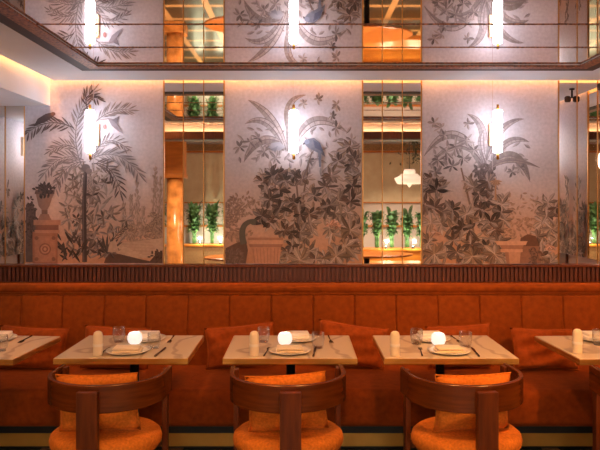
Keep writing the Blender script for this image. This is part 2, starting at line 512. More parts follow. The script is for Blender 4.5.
for _ in range(240):                         # pale undergrowth round the trunk
    x = m.r.gauss(86, 17); y = m.r.uniform(172, 260)
    if x < 60 or x > 124: continue
    m.leaf(x, y, m.r.uniform(20, 160), m.r.uniform(7, 15), 2.4, m.jit(m.r.choice([LT, (144, 124, 118), MD, (172, 152, 146)]), 12), bend=m.r.uniform(-30, 30))
for _ in range(34): m.palm(m.r.gauss(92, 14), m.r.uniform(180, 256), 8, 5, m.r.choice([MD, (140, 120, 112), (108, 88, 84)]), 2.6)
m.stroke([(86, 168), (84.5, 200), (85, 262)], 3.6, 4.6, (74, 60, 60))
m.stroke([(85, 172), (83.4, 200), (84, 262)], .9, 1.2, (106, 92, 92))
m.ell(86, 168, 4.5, 4, (112, 98, 98)); m.ell(89, 171, 3, 3, (130, 114, 114))
FR = (154, 140, 142)
m.frond((82, 166), (66, 125), (92, 93), 16, 13, 2.8, FR)
m.frond((88, 110), (82, 90), (97, 98), 7, 11, 3, (96, 82, 84), -20)
m.frond((96, 122), (110, 108), (128, 110), 10, 13, 2.8, FR)
m.frond((74, 128), (50, 116), (29, 132), 11, 13, 3, (116, 100, 102), 14)
m.frond((84, 160), (62, 150), (46, 172), 11, 14, 2.8, FR, 10)
m.frond((86, 162), (66, 160), (56, 188), 10, 13, 2.8, FR, 8)
m.frond((90, 160), (116, 144), (138, 172), 13, 15, 2.9, FR, -10)
m.frond((92, 164), (112, 160), (120, 190), 9, 14, 2.9, (116, 98, 98), -6)
m.frond((90, 162), (104, 130), (124, 146), 9, 11, 2.2, (142, 126, 128), -6)
m.frond((78, 150), (66, 140), (52, 150), 8, 10, 2.2, (144, 130, 130), 6)
m.poly([(34, 127), (38, 119), (46, 114), (53, 112.5), (56, 114.5), (52, 118), (46, 122), (40, 124)], (84, 70, 72))     # bird on the frond
m.ell(53.5, 114, 2.4, 1.9, (108, 78, 74))
m.poly([(108, 118), (113, 119), (119, 126), (124, 134), (118, 131), (112, 126)], (142, 130, 138))                      # pale bird
m.poly([(112, 120), (120, 116), (117, 124)], (124, 112, 120)); m.ell(105, 127, 1.8, 2.6, (178, 120, 116))
m.frond((108, 252), (112, 238), (122, 230), 5, 9, 1.6, (92, 76, 72)); 
for a in (50, 66, 82, 100, 116, 134): m.leaf(108, 254, a, 20, 2.4, (96, 82, 78), bend=-22)
m.poly([(108, 252), (110, 242), (116, 240), (119, 252)], (196, 164, 144))
for _ in range(26): m.leaf(m.r.uniform(60, 82), m.r.uniform(240, 263), m.r.uniform(30, 150), 11, 2.4, m.jit((82, 66, 62), 10))
PD = (178, 124, 100)
m.rect(33, 232, 58, 263.5, (166, 112, 90)); m.rect(35, 236, 56, 262, PD)
m.rect(34, 220, 61, 225, (184, 132, 108)); m.rect(36, 225, 59, 230, (138, 94, 78)); m.rect(35, 230, 60, 233, (186, 134, 110))
for rr, cc in ((6, (140, 94, 76)), (4.6, (186, 134, 110)), (3, (140, 94, 76)), (1.6, (190, 140, 114))): m.ell(45.5, 249, rr, rr, cc)
for xx, yy in ((37, 238), (54, 238), (37, 259), (54, 259)): m.ell(xx, yy, 2, 2, (140, 96, 78))
m.poly([(36, 193), (54, 193), (50, 206), (47, 211), (43, 211), (39, 206)], (148, 116, 104))
m.poly([(36, 190), (54, 190), (55, 194), (35, 194)], (112, 88, 82)); m.rect(42, 210, 48, 215, (126, 96, 84)); m.poly([(38, 220), (41, 214), (49, 214), (52, 220)], (160, 120, 104))
m.haze(45, 190, 9, 5, 60, (84, 70, 68), 4)
for a in (60, 90, 120, 40, 140): m.leaf(45, 190, a, 9, 2.4, (92, 76, 74))
m.rect(93.7, 81, 94.2, 168, (182, 166, 168))
m.build('mural of palm fronds, stone urn on pedestal and misty lake', PZ1)

# ---- middle mural: banana plant, blue parrot, dark palmate shrubs, planter
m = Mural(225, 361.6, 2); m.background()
m.haze(232, 214, 9, 16, 130, (166, 136, 124), 4); m.haze(245, 205, 14, 10, 50, (178, 148, 134), 4)
m.haze(238, 235, 12, 6, 60, (176, 142, 126), 4)
for _ in range(60): m.leaf(m.r.uniform(240, 350), m.r.uniform(130, 168), m.r.uniform(0, 360), m.r.uniform(6, 12), 3, m.jit((172, 156, 158), 8))
m.banana((286, 150), (274, 112), (248, 100), 8.5)
m.banana((284, 148), (268, 110), (245, 124), 7.5, (178, 164, 166))
m.banana((280, 142), (256, 132), (244, 162), 9, (168, 152, 152))
m.banana((296, 142), (312, 104), (348, 133), 9.5, (184, 170, 172))
m.banana((290, 135), (280, 98), (306, 95), 7, (176, 156, 152), (140, 112, 102))
m.banana((288, 150), (290, 120), (288, 108), 6, (178, 164, 166))
m.banana((284, 150), (262, 140), (262, 158), 6, (166, 150, 150))
for (x, y, r) in ((303, 103, 6), (318, 99, 6), (337, 105, 8), (332, 116, 6), (345, 150, 8), (258, 138, 7), (250, 142, 8), (240, 147, 9), (264, 152, 8), (310, 160, 6), (276, 158, 8), (336, 128, 8), (352, 140, 7)):
    m.palm(x, y, r, 6, (160, 145, 147), 2.7)
for pts in ([(276, 232), (276, 200), (274, 168)], [(297, 236), (298, 200), (295, 168)], [(302, 236), (303, 200), (308, 165), (312, 152)]):
    m.stroke(pts, 2.4, 1.4, (128, 104, 96))
P2 = [(262, 176), (268, 184), (282, 190), (290, 174), (288, 182), (275, 204), (266, 214), (284, 214), (298, 204), (290, 224), (303, 222), (296, 240), (306, 236), (288, 254), (300, 256), (312, 228), (310, 250), (318, 258), (282, 262), (296, 250),
      (270, 176), (278, 178), (272, 192), (310, 192), (306, 178), (272, 222), (280, 230), (266, 200), (290, 200), (312, 210)]
P3 = [(333, 176), (346, 168), (352, 178), (344, 190), (356, 196), (325, 206), (338, 212), (350, 210), (358, 224), (346, 236), (336, 250), (354, 252), (330, 192), (348, 150), (358, 158), (344, 256), (324, 214), (332, 234), (350, 222), (340, 200), (358, 180), (330, 260), (358, 242), (342, 226), (338, 162), (356, 168)]
for q in range(2):
    for (x, y) in P2: m.palm(x+m.r.uniform(-3, 3)*q*2, y+m.r.uniform(-3, 3)*q*2, m.r.uniform(8.5, 12.5), 7, m.r.choice([DK, (96, 80, 75), (134, 114, 106), (160, 138, 128)] if q else [(164, 138, 124), (174, 146, 132)]), 3.9)
for q in range(2):
    for (x, y) in P3: m.palm(x+m.r.uniform(-3, 3)*q*2, y+m.r.uniform(-3, 3)*q*2, m.r.uniform(8.5, 12.5), 7, m.r.choice([(122, 102, 96), DK, (148, 128, 120), (164, 144, 134)] if q else [(172, 148, 138), (166, 142, 130)]), 3.6)
for (x, y) in ((280, 208), (300, 214), (292, 246), (262, 216), (272, 176), (338, 252), (330, 205), (352, 186), (300, 232)): m.palm(x, y, 11, 6, (84, 69, 65), 3.8)
for (x, y) in ((345, 246), (336, 256), (350, 230), (300, 260)): m.palm(x, y, 15, 8, (140, 116, 100), 5)
for x, y in ((335, 222), (330, 224), (338, 226)): m.palm(x, y, 5, 6, (206, 156, 136), 3.4)
m.poly([(304, 143), (308, 139), (314, 138), (320, 143), (324, 153), (325, 157), (321, 154), (321, 167), (319, 167), (318, 153), (312, 150), (307, 147)], (116, 114, 128))
m.poly([(313, 140), (320, 144), (323, 152), (315, 148)], (92, 92, 112)); m.ell(307, 142, 2.6, 2.4, (134, 136, 156)); m.poly([(304, 142), (302.4, 145), (305, 144.5)], (80, 70, 72))
m.stroke([(303, 180), (309, 160), (314, 150)], 1, .8, (128, 108, 106))
m.poly([(268, 148), (272, 143), (280, 142), (285, 147), (280, 151), (274, 150)], (160, 152, 160)); m.poly([(270, 150), (278, 146), (276, 152)], (140, 134, 144))
m.poly([(247, 240), (284, 240), (283, 244), (249, 244)], (206, 158, 134)); m.poly([(249, 244), (283, 244), (282, 247), (250, 247)], (160, 114, 96))
m.poly([(251, 247), (281, 247), (279, 263.5), (254, 263.5)], (192, 142, 118))
for i in range(8): m.stroke([(253+i*3.6, 248), (255+i*3.2, 263)], .7, .7, (160, 114, 94))
m.rect(248, 237.5, 283, 240, (172, 126, 106))
m.poly([(226, 248), (236, 243), (246, 240), (248, 250), (246, 263), (226, 263)], (104, 78, 68)); m.stroke(m.curve((244, 244), (238, 222), (254, 221)), 6.5, 4.5, (98, 92, 84))
m.ell(254, 222, 4, 3, (92, 90, 82)); m.poly([(256, 221), (263, 224), (256, 225)], (76, 64, 60)); m.haze(234, 256, 9, 7, 70, (124, 98, 88), 4)
m.rect(293, 81, 293.4, 110, (182, 166, 168))
m.build('mural of banana leaves, blue parrot and dark shrubs with planter', PZ1)

# ---- right mural: arching palm leaves, palmate shrubs, small stone planter
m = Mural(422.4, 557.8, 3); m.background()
m.haze(515, 205, 24, 14, 40, (186, 154, 140), 4); m.haze(520, 228, 26, 12, 110, (182, 146, 128), 4)
for _ in range(40): m.leaf(m.r.uniform(430, 530), m.r.uniform(140, 175), m.r.uniform(0, 360), m.r.uniform(6, 11), 3, m.jit((174, 158, 160), 8))
m.banana((482, 168), (456, 108), (424, 156), 9, (176, 162, 164))
m.banana((484, 166), (462, 126), (428, 166), 6, (180, 166, 168))
m.banana((482, 165), (490, 122), (467, 114), 8, (172, 158, 162), (140, 124, 128))
m.banana((486, 160), (498, 120), (524, 119), 7, (162, 148, 150))
m.banana((492, 160), (508, 132), (529, 142), 7, (162, 148, 148))
m.banana((490, 166), (518, 140), (530, 182), 10, (158, 142, 138))
m.banana((486, 164), (476, 140), (484, 130), 6, (176, 162, 166))
m.banana((488, 170), (506, 152), (540, 168), 5, (160, 142, 138))
for (x, y, r) in ((434, 123, 8), (441, 128, 8), (444, 135, 7), (455, 147, 9), (446, 152, 9), (438, 160, 9), (452, 166, 9), (466, 140, 8), (474, 150, 8), (463, 158, 9), (435, 172, 9), (520, 168, 8), (512, 172, 7), (468, 124, 6)):
    m.palm(x, y, r, 6, (158, 143, 145), 2.7)
m.haze(483, 172, 9, 6, 70, (126, 110, 110), 5)
for pts in ([(474, 240), (470, 205), (461, 168)], [(495, 250), (496, 215), (495, 180)]): m.stroke(pts, 2.6, 1.6, (134, 108, 96))
P4 = [(430, 192), (441, 187), (436, 203), (452, 207), (429, 222), (441, 226), (430, 252), (444, 250), (426, 208), (447, 216), (428, 240), (452, 226), (426, 180), (436, 260)]
P5 = [(470, 182), (482, 188), (478, 200), (488, 196), (500, 214), (464, 224), (480, 222), (474, 238), (490, 238), (468, 254), (488, 254), (502, 200), (496, 226), (484, 210), (458, 238), (500, 242), (478, 258), (466, 212), (460, 256), (504, 252), (492, 182), (498, 260)]
P6 = [(544, 206), (550, 218), (540, 236), (551, 244), (546, 254), (554, 228), (534, 252), (542, 222), (554, 208), (552, 258)]
for q in range(2):
    for (x, y) in P4+P6: m.palm(x+m.r.uniform(-3, 3)*q*2, y+m.r.uniform(-3, 3)*q*2, m.r.uniform(8.5, 12.5), 7, m.r.choice([(126, 106, 99), (142, 120, 112), DK, (164, 142, 132)] if q else [(172, 148, 136), (164, 138, 126)]), 3.6)
    for (x, y) in P5: m.palm(x+m.r.uniform(-3, 3)*q*2, y+m.r.uniform(-3, 3)*q*2, m.r.uniform(8.5, 12.5), 7, m.r.choice([DK, (98, 80, 75), (122, 102, 94), (150, 128, 118)] if q else [(168, 140, 126), (160, 132, 118)]), 3.9)
for (x, y) in ((500, 212), (490, 222), (470, 244), (486, 246), (452, 210), (436, 190), (462, 228)): m.palm(x, y, 11, 6, (84, 67, 62), 3.8)
for (x, y) in ((434, 254), (472, 256), (494, 254), (540, 256)): m.palm(x, y, 14, 8, (138, 112, 98), 5)
m.stroke([(495, 200), (495, 178)], 2, 1, (196, 150, 120))
for i in range(7): m.leaf(495, 180, 200+i*24, 7, 1.6, (200, 154, 124))
m.poly([(519, 246), (520, 238), (527, 234), (535, 236), (539, 246)], (110, 76, 62)); m.poly([(519, 246), (539, 246), (540, 263), (519, 263)], (150, 108, 90)); m.haze(534, 256, 7, 7, 50, (124, 94, 84), 4)
m.poly([(494, 241), (527, 241), (525, 245), (497, 245)], (212, 166, 142)); m.poly([(499, 245), (523, 245), (521, 249), (502, 249)], (168, 122, 102))
m.poly([(500, 249), (522, 249), (522, 252), (500, 252)], (208, 160, 136)); m.poly([(504, 252), (520, 252), (519, 263.5), (506, 263.5)], (196, 148, 124)); m.poly([(504, 252), (508, 252), (509, 263.5), (506, 263.5)], (160, 116, 98))
for x, y in ((436, 232), (549, 246)): m.palm(x, y, 5, 7, (212, 164, 144), 3.6)
m.rect(491.7, 81, 492.2, 170, (182, 166, 168))
m.build('mural of arching palm leaves, dark shrubs and stone planter', PZ1)

# ---- side wall murals (met only in the mirrors)
def side_mural(seed, w_px, label, loc, rz):
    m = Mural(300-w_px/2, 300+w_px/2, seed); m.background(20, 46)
    a, b = m.x0, m.x1
    for _ in range(int(w_px*.9)):
        x = m.r.uniform(a, b); h = m.r.uniform(10, 55)*(1.25 if int((x-a)/27) % 2 == 0 else .7)
        m.palm(x, 263-h*m.r.random(), m.r.uniform(8, 13), 7, m.r.choice([MD, (136, 116, 106), DK, LT]), 3.6)
    for i in range(int(w_px/30)):
        x = a+15+i*30
        for k in range(46): m.leaf(x+m.r.gauss(0, 2.2+k*.05), 176+k*1.8, m.r.uniform(40, 140), 8, 2.6, m.jit((124, 106, 100), 16))
    m.build(label, CEIL+.1, ((loc[0], loc[1], PZ0), (0, 0, rz)))
side_mural(11, 290, 'mural of slim shrubs on the right wall, seen mirrored at the right edge', (XR-.02, 3.14, 0), -PI/2)
ms = side_mural
def left_mural():
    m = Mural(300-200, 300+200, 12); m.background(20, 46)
    for _ in range(330):
        x = m.r.uniform(m.x0, m.x1); h = m.r.uniform(20, 86)
        m.palm(x, 263-h*m.r.random(), m.r.uniform(8, 13), 7, m.r.choice([MD, (136, 116, 106), DK, LT]), 3.6)
    m.build('mural of tall shrubs on the left wall, seen mirrored at the left edge', CZ+.686, ((XL+.02, 3.18, PZ0), (0, 0, PI/2)))
# the bulkhead lowers the left wall: keep paint under it
_c = Mural.poly
def poly_low(s, pts, col): _c(s, [(p, max(q, 107)) for p, q in pts], col)
Mural.poly = poly_low
_bg = Mural.background
def bg_low(s, nx=36, ny=46):
    n0 = len(s.f); _bg(s, nx, ny)
    for i, v in enumerate(s.v): s.v[i] = (v[0], v[1], min(v[2], CZ+.684))
Mural.background = bg_low
left_mural()
Mural.poly = _c; Mural.background = _bg

# ------------------------------------------------------------------ wall sconces
def sconce(loc, rz, label):
    e = empty('wall_sconce', loc, label, 'wall lamp', 'tube wall lamps', rz)
    # local: wall at y=0, lamp toward -y ; z=0 is the tube bottom
    h = .298
    link('wall_plate', B(-.021, .021, -.030, 0, .058, .222, bevel=.003), 'satin_brass', e)
    for q in (.10, .19): link('arm', tube(bmesh.new(), [(0, -.03, q), (0, -.118, q)], .007), 'satin_brass', e, True)
    link('tube_shade', L([(0, 0), (.028, 0), (.032, .005), (.032, h-.005), (.028, h), (0, h)], n=28, cy=-.155), 'sconce', e, True)
    for z0, z1, n in ((h, h+.042, 'top_finial'), (-.05, 0, 'bottom_finial')):
        link(n, L([(0, z0), (.009, z0), (.009, z1), (0, z1)], n=12, cy=-.155), 'brass', e, True)
    return e
for px, lab in ((90.3, 'lit white tube wall lamp on the left mural'), (293.8, 'lit white tube wall lamp on the middle mural'), (497.6, 'lit white tube wall lamp on the right mural')):
    sconce((X(px, 4.545), WY-.0045, 1.927), 0, lab)
sconce((XL+.015, 3.76, 1.923), PI/2, 'lit tube wall lamp on the left wall, seen mirrored at the left edge')
sconce((XR-.025, 3.53, 1.923), -PI/2, 'lit tube wall lamp on the right wall, seen mirrored in the ceiling')

# small twin spotlight under the ceiling at the right
e = empty('ceiling_spotlight', (2.115, 4.43, CEIL-.002), 'small twin-headed bronze spotlight under the ceiling at the right edge', 'spotlight')
link('mount', L([(0, -.001), (.02, -.001), (.02, -.012), (.007, -.014), (.007, -.075), (0, -.075)], n=14), 'bronzedark', e, True)
for s in (-1, 1):
    link('lamp_head', L([(0, -.106), (.018, -.106), (.024, -.098), (.024, -.068), (.014, -.060), (0, -.060)], n=16, cx=s*.033), 'bronzedark', e, True)

# ------------------------------------------------------------------ dado with wooden slats
e = empty('slatted_dado', ((XL+XR)/2, WY, .99), 'long strip of fine dark wooden slats between murals and banquette', 'wall panelling')
cx = e.location.x; hw = (XR-XL)/2
link('backboard', B(-hw+.002, hw-.002, -.02, .018, 0, .11), 'darkwood', e)
bm = bmesh.new(); x = -hw+.01
while x < hw-.02:
    box(bm, x, x+.018, -.042, -.02, .004, .108); x += .031
link('slats', bm, 'darkwood', e)
link('ledge', B(-hw+.002, hw-.002, -.06, .018, .11, .1275, bevel=.004), 'walnut', e)
link('bottom_rail', B(-hw+.002, hw-.002, -.05, -.02, -.006, .006), 'walnut', e)

# ------------------------------------------------------------------ banquette
bq = empty('banquette', ((XL+XR)/2, 4.2, 0), 'long rust-orange velvet banquette with channelled back along the wall', 'banquette')
bx, by = bq.location.x, 4.2
x0, x1 = XL-bx+.005, XR-bx-.005
link('seat_cushion', B(x0, x1, 3.82-by, 4.455-by, .226, .45, bevel=.045, seg=4), 'velvet_seat', bq, True)
link('base_frame', B(x0, x1, 3.865-by, 4.6-by, .182, .226), 'black', bq)
link('plinth', B(x0, x1, 4.10-by, 4.56-by, .012, .182), 'plinth', bq)
link('skirting', B(x0, x1, 4.108-by, 4.55-by, .0, .012), 'black', bq)
link('back_frame', B(x0, x1, 4.585-by, 4.635-by, .226, .975), 'velvet', bq)
link('top_bolster', B(x0, x1, 4.49-by, 4.648-by, .936, .993, bevel=.026, seg=4), 'velvet', bq, True)
link('piping', tube(bmesh.new(), [(x0, 4.498-by, .932), (x1, 4.498-by, .932)], .008), 'velvet', bq, True)
seams = [XL+.005] + [.6745+.292*k for k in range(-10, 6)] + [XR-.005]
for a, b in zip(seams, seams[1:]):
    w = b-a
    bm = bmesh.new()
    box(bm, a-bx+.0004, b-bx-.0004, 4.44-by, 4.58-by, .40, .922, bevel=min(.013, w*.2), seg=3)
    for v in bm.verts:
        t = (v.co.z-.40)/.52
        if v.co.y < 4.5-by:
            u = (v.co.x-(a+b)/2+bx)/(w/2)
            v.co.y += .045*t - .006*(1-u*u)
        else: v.co.y = min(v.co.y, 4.584-by)
    link('back_cushion', bm, 'velvet', bq, True)

# ------------------------------------------------------------------ throw cushions on the banquette
def throw(px0, px1, ytop, seed, label, tilt=.30, rz=0, roll=0, y=4.30, h=.33, fold=1, zoff=0):
    w = X(px1, y)-X(px0, y)
    c = empty('throw_cushion', (X((px0+px1)/2, y), y, .452+zoff), label, 'cushion', 'cushions on the banquette', rz)
    for nm, bm, m in (('cushion_body', pillow_bm(w, h, .13, 16, seed, fold), 'velvet_pillow'), ('piping', piping_bm(w, h), 'velvet')):
        o = link(nm, bm, m, c, True); o.rotation_euler = (-tilt, roll, 0)
    return c
throw(-6, 64, 326, 1, 'rust velvet cushion behind the table at the left edge', .2, .0, .06, h=.285)
throw(80, 148, 325, 2, 'orange velvet cushion behind the table below the left mural', .16, 0, .05, h=.285)
throw(206, 278, 324, 3, 'orange velvet cushion showing left of the middle table', .2, 0, -.10, h=.275, zoff=.022)
throw(313, 384, 323, 4, 'orange velvet cushion showing right of the middle table', .2, -.05, .14, h=.275, zoff=.03)
throw(428, 494, 325, 5, 'orange velvet cushion behind the table below the right mural', .16, 0, -.05, h=.285, zoff=.012)
throw(513, 580, 330, 6, 'creased rust cushion leaning left of the table at the right edge', .36, .1, .04, h=.275, y=4.25, fold=2, zoff=.012)

# ------------------------------------------------------------------ tables
TW, TYF, TYB = .7165, 3.40, 3.975
TC = [-1.853, -.9536, -.053, .806, 1.821]
TN = ['at the left edge', 'below the left mural', 'below the middle mural', 'below the right mural', 'at the right edge']
tz = .75
tab = empty('dining_table', (TC[0], (TYF+TYB)/2, 0), 'marble table with brass edge, ' + TN[0], 'table', 'marble tables along the banquette')
hx, hy = TW/2, (TYB-TYF)/2
link('marble_top', B(-hx+.004, hx-.004, -hy+.004, hy-.004, .7385, tz, bevel=.0015), 'marble', tab)
bm = bmesh.new()
for (z0, z1, g) in ((.729, .746, 0), (.7265, .729, .004), (.717, .7265, 0)):
    box(bm, -hx+g, hx-g, -hy+g, -hy+.012, z0, z1); box(bm, -hx+g, hx-g, hy-.012, hy-g, z0, z1)
    box(bm, -hx+g, -hx+.012, -hy+.012, hy-.012, z0, z1); box(bm, hx-.012, hx-g, -hy+.012, hy-.012, z0, z1)
link('brass_edge', bm, 'brass', tab)
link('underside', B(-hx+.012, hx-.012, -hy+.012, hy-.012, .72, .7385), 'walnut', tab)
link('column', L([(0, .016), (.045, .016), (.03, .03), (.026, .05), (.026, .70), (.06, .702), (.06, .72), (0, .72)], n=20), 'black', tab, True)
link('foot_plate', B(-.16, .16, -.12, .12, 0, .016, bevel=.004), 'black', tab)
tab.rotation_euler.z = -.065
for i in range(1, 5): dup(tab, (TC[i], (TYF+TYB)/2, 0), .05 if i == 4 else 0, 'marble table with brass edge, ' + TN[i])

# ------------------------------------------------------------------ tableware
def proto(name, label, cat, group): return empty(name, (0, 0, 0), label, cat, group)
class Kind:
    """first use returns the original, later uses copies"""
    def __init__(s, root): s.root, s.used = root, False
    def put(s, x, y, label, rz=0, z=tz):
        if not s.used:
            s.used = True; r = s.root; r.location = (x, y, z); r.rotation_euler = (0, 0, rz); r['label'] = label; return r
        return dup(s.root, (x, y, z), rz, label)

g = proto('water_glass', 'x', 'glass', 'clear tumblers on the tables')
link('bowl', L([(.0, .002), (.026, .002), (.030, .008), (.038, .045), (.035, .088), (.0338, .088), (.0365, .045), (.0285, .012), (0, .010)], n=28), 'glass', g, True)
link('base_ring', L([(0, .0005), (.027, .0005), (.027, .003), (0, .003)], n=24), 'glass', g, True)
GLASS = Kind(g)
c = proto('votive_candle', 'x', 'candle', 'glowing votives on the tables')
link('holder', L([(0, .001), (.026, .001), (.036, .008), (.042, .024), (.042, .042), (.037, .058), (.030, .066), (.027, .066), (.034, .056), (.039, .04), (.036, .014), (0, .012)], n=28), 'candle', c, True)
w = link('wax', L([(0, .012), (.034, .012), (.036, .036), (0, .036)], n=20), 'china', c, True)
link('flame', L([(0, .044), (.006, .050), (.005, .060), (0, .072)], n=10), 'flame', w, True)
link('wick', L([(0, .036), (.0012, .036), (.0012, .045), (0, .045)], n=6), 'black', w)
CANDLE = Kind(c)
p = proto('dinner_plate', 'x', 'plate', 'plates on the tables')
link('plate_body', L([(0, .001), (.07, .001), (.10, .009), (.118, .013), (.119, .016), (.10, .0125), (.07, .006), (0, .006)], n=40), 'china', p, True)
PLATE = Kind(p)
def napkin(seed, mname, w=.155, d=.10, h=.026):
    n = proto('folded_napkin', 'x', 'napkin', 'folded napkins on the plates')
    rnd = random.Random(seed)
    bm = B(-w/2, w/2, -d/2, d/2, .0, h*.5, bevel=.006, seg=3)
    for v in bm.verts: v.co.z += .003*math.sin(v.co.x*40+seed)*(v.co.z > h*.3)
    link('lower_fold', bm, mname, n, True)
    bm = B(-w/2+.004, w/2-.010, -d/2+.003, d/2-.006, h*.5, h, bevel=.006, seg=3)
    for v in bm.verts: v.co.z += (.004*math.sin(v.co.x*30+seed+1)+.05*max(0, v.co.y)*.6)*(v.co.z > h*.75)
    link('upper_fold', bm, mname, n, True)
    return Kind(n)
NAPF, NAPB = napkin(1, 'napkin'), napkin(4, 'napkin_white', .15, .11, .034)
r = proto('rolled_napkin', 'x', 'rolled napkin', 'upright cream rolls on the tables')
link('roll', L([(0, .001), (.025, .001), (.0255, .006), (.025, .11), (.021, .124), (.012, .131), (0, .132)], n=24), 'napkin', r, True)
link('band', L([(.0262, .05), (.0266, .051), (.0266, .064), (.0262, .065)], n=24), 'napkin_white', r, True)
ROLL = Kind(r)
f = proto('fork', 'x', 'fork', 'forks on the tables')
bm = bmesh.new()
tube(bm, [(0, -.10, .003), (0, -.03, .0035), (0, .03, .006), (0, .05, .004)], [.005, .0035, .0025, .006], 8)
link('handle', bm, 'steel', f, True)
bm = B(-.011, .011, .046, .062, .003, .0055)
for i in range(4): box(bm, -.011+i*.0063, -.0079+i*.0063, .062, .10, .003, .0055)
link('tines', bm, 'steel', f)
FORK = Kind(f)
k = proto('knife', 'x', 'knife', 'knives on the tables')
link('handle', tube(bmesh.new(), [(0, -.11, .004), (0, -.05, .0045), (0, -.01, .004)], [.006, .0055, .0035], 8), 'steel', k, True)
bm = bmesh.new()
pts = [(-.007, -.012), (.006, -.012), (.0075, .05), (.004, .09), (-.004, .105), (-.007, .09)]
lo = [bm.verts.new((x, y, .0025)) for x, y in pts]; hi = [bm.verts.new((x, y, .0045)) for x, y in pts]
bm.faces.new(lo); bm.faces.new(hi)
for i in range(6): bm.faces.new((lo[i], lo[(i+1) % 6], hi[(i+1) % 6], hi[i]))
link('blade', bm, 'steel', k)
KNIFE = Kind(k)

def at(px, py): return on_plane(px, py, tz)
def setting(t, rolls=None, gl=(), cd=None, pf=None, pb=None, ff=None, kf=None, kb=None, fb=None):
    T = 'table ' + TN[t]
    if rolls: ROLL.put(*at(*rolls), 'cream round-topped roll standing on the ' + T)
    for q, n in gl: GLASS.put(*at(*q), 'clear tumbler ' + n + ' on the ' + T)
    if cd: CANDLE.put(*at(*cd), 'glowing white votive candle on the ' + T)
    if pf:
        x, y = at(*pf); y = max(y, 3.53)
        PLATE.put(x, y, 'pale plate under cream napkin, chair side of the ' + T)
        NAPF.put(x, y-.005, 'cream folded napkin nearest the chair on the ' + T, .04, tz+.0065)
    if pb:
        x, y = at(*pb); y = min(y, 3.845)
        PLATE.put(x, y, 'pale plate under white napkin, banquette side of the ' + T)
        NAPB.put(x, y+.02, 'white folded napkin nearest the banquette on the ' + T, PI+.08, tz+.0065)
    if ff: x, y = at(*ff); FORK.put(x, max(y, 3.52), 'steel fork at the chair side of the ' + T, -.12)
    if kf: x, y = at(*kf); KNIFE.put(x, max(y, 3.525), 'steel knife at the chair side of the ' + T, -.08)
    if kb: x, y = at(*kb); KNIFE.put(x, min(y, 3.85), 'steel knife at the banquette side of the ' + T, PI)
    if fb: x, y = at(*fb); FORK.put(x, min(y, 3.85), 'steel fork at the banquette side of the ' + T, PI+.05)
setting(0, gl=(((1, 351), 'nearest the chair side'),), pb=(0, 338), fb=(29, 338))
setting(1, (98, 355.5), (((119, 342), 'nearest the banquette'), ((154, 348.5), 'nearest the chair side')), (134.8, 343.5), (128, 352), (147, 339), (104, 352), (161, 352), None, (172, 339))
setting(2, (254.3, 355.5), (((263.5, 342), 'nearest the banquette'), ((318, 348), 'nearest the chair side')), (285, 344), (290, 352), (297, 339), (267, 352), (314.5, 352), None, (330, 340))
setting(3, (395, 355.5), (((416.5, 344), 'nearest the banquette'), ((465.5, 347), 'nearest the chair side')), (438.3, 344.5), (449, 352), (430, 339), (421, 352), (475, 352), None, (455, 339))
setting(4, (577.5, 353), (((599, 345), 'nearest the banquette'),), None, None, (594, 338.5), None, None, None, None)

# ------------------------------------------------------------------ chairs
def chair_proto():
    e = empty('barrel_chair', (0, 0, 0), 'x', 'chair', 'barrel-back chairs')
    # bent backrest band
    path = []
    a, b = .28, .245
    path.append((-a, .125)); path.append((-a, .06))
    for i in range(33):
        t = -PI/2 + PI*i/32
        path.append((a*math.sin(t), -b*math.cos(t)))
    path.append((a, .06)); path.append((a, .125))
    bm = bmesh.new(); th = .011; rings = []
    for i, (x, y) in enumerate(path):
        x2, y2 = path[min(i+1, len(path)-1)]; x1, y1 = path[max(i-1, 0)]
        d = math.hypot(x2-x1, y2-y1); nx, ny = (y2-y1)/d, -(x2-x1)/d
        bl = .004
        sec = [(th, .60+bl), (th, .73-bl), (th-bl, .73), (-th+bl, .73), (-th, .73-bl), (-th, .60+bl), (-th+bl, .60), (th-bl, .60)]
        rings.append([bm.verts.new((x+nx*s, y+ny*s, z)) for s, z in sec])
    for r0, r1 in zip(rings, rings[1:]):
        for k in range(8): bm.faces.new((r0[k], r0[(k+1) % 8], r1[(k+1) % 8], r1[k]))
    bm.faces.new(rings[0]); bm.faces.new(rings[-1])
    o = link('backrest', bm, 'bentwood', e, True)
    md = o.modifiers.new('edge', 'EDGE_SPLIT'); md.split_angle = math.radians(40)
    link('leg', B(-.049, .049, -.292, -.257, 0, .708, bevel=.003), 'walnut', e)
    for s in (-1, 1): link('leg', B(s*.263-.013, s*.263+.013, .078, .122, 0, .722, bevel=.003), 'walnut', e)
    bm = L([(0, .325), (.20, .325), (.215, .335), (.215, .358), (0, .358)], n=32, cy=-.01, sy=.92)
    box(bm, -.243, .243, .085, .112, .325, .357); box(bm, -.03, .03, -.257, -.19, .325, .357)
    link('seat_frame', bm, 'walnut', e)
    prof = [(0, .358), (.22, .358), (.255, .368), (.271, .390), (.275, .412), (.269, .436), (.25, .452), (.21, .460), (.1, .464), (0, .465)]
    link('seat', L(prof, n=48, cy=-.030, sy=.825), 'velvet_bright', e, True)
    return e
CH = Kind(chair_proto())
CHAIRS = [(-.962, 3.215, -.05, 'walnut barrel-back chair at the table below the left mural'), (-.060, 3.215, .06, 'walnut barrel-back chair at the table below the middle mural'), (.822, 3.215, .14, 'walnut barrel-back chair at the table below the right mural'), (1.80, 3.215, 0, 'dark chair side just showing at the right edge of the photo')]
for i, (x, y, rz, lab) in enumerate(CHAIRS):
    CH.put(x, y, lab, rz, 0)
PIL = [(-.975, -.03, .05, .40, 'orange velvet pillow on the chair below the left mural, one corner crumpled'), (-.055, .02, .10, .39, 'orange velvet pillow on the chair below the middle mural'), (.835, .12, .0, .38, 'orange velvet pillow on the chair below the right mural')]
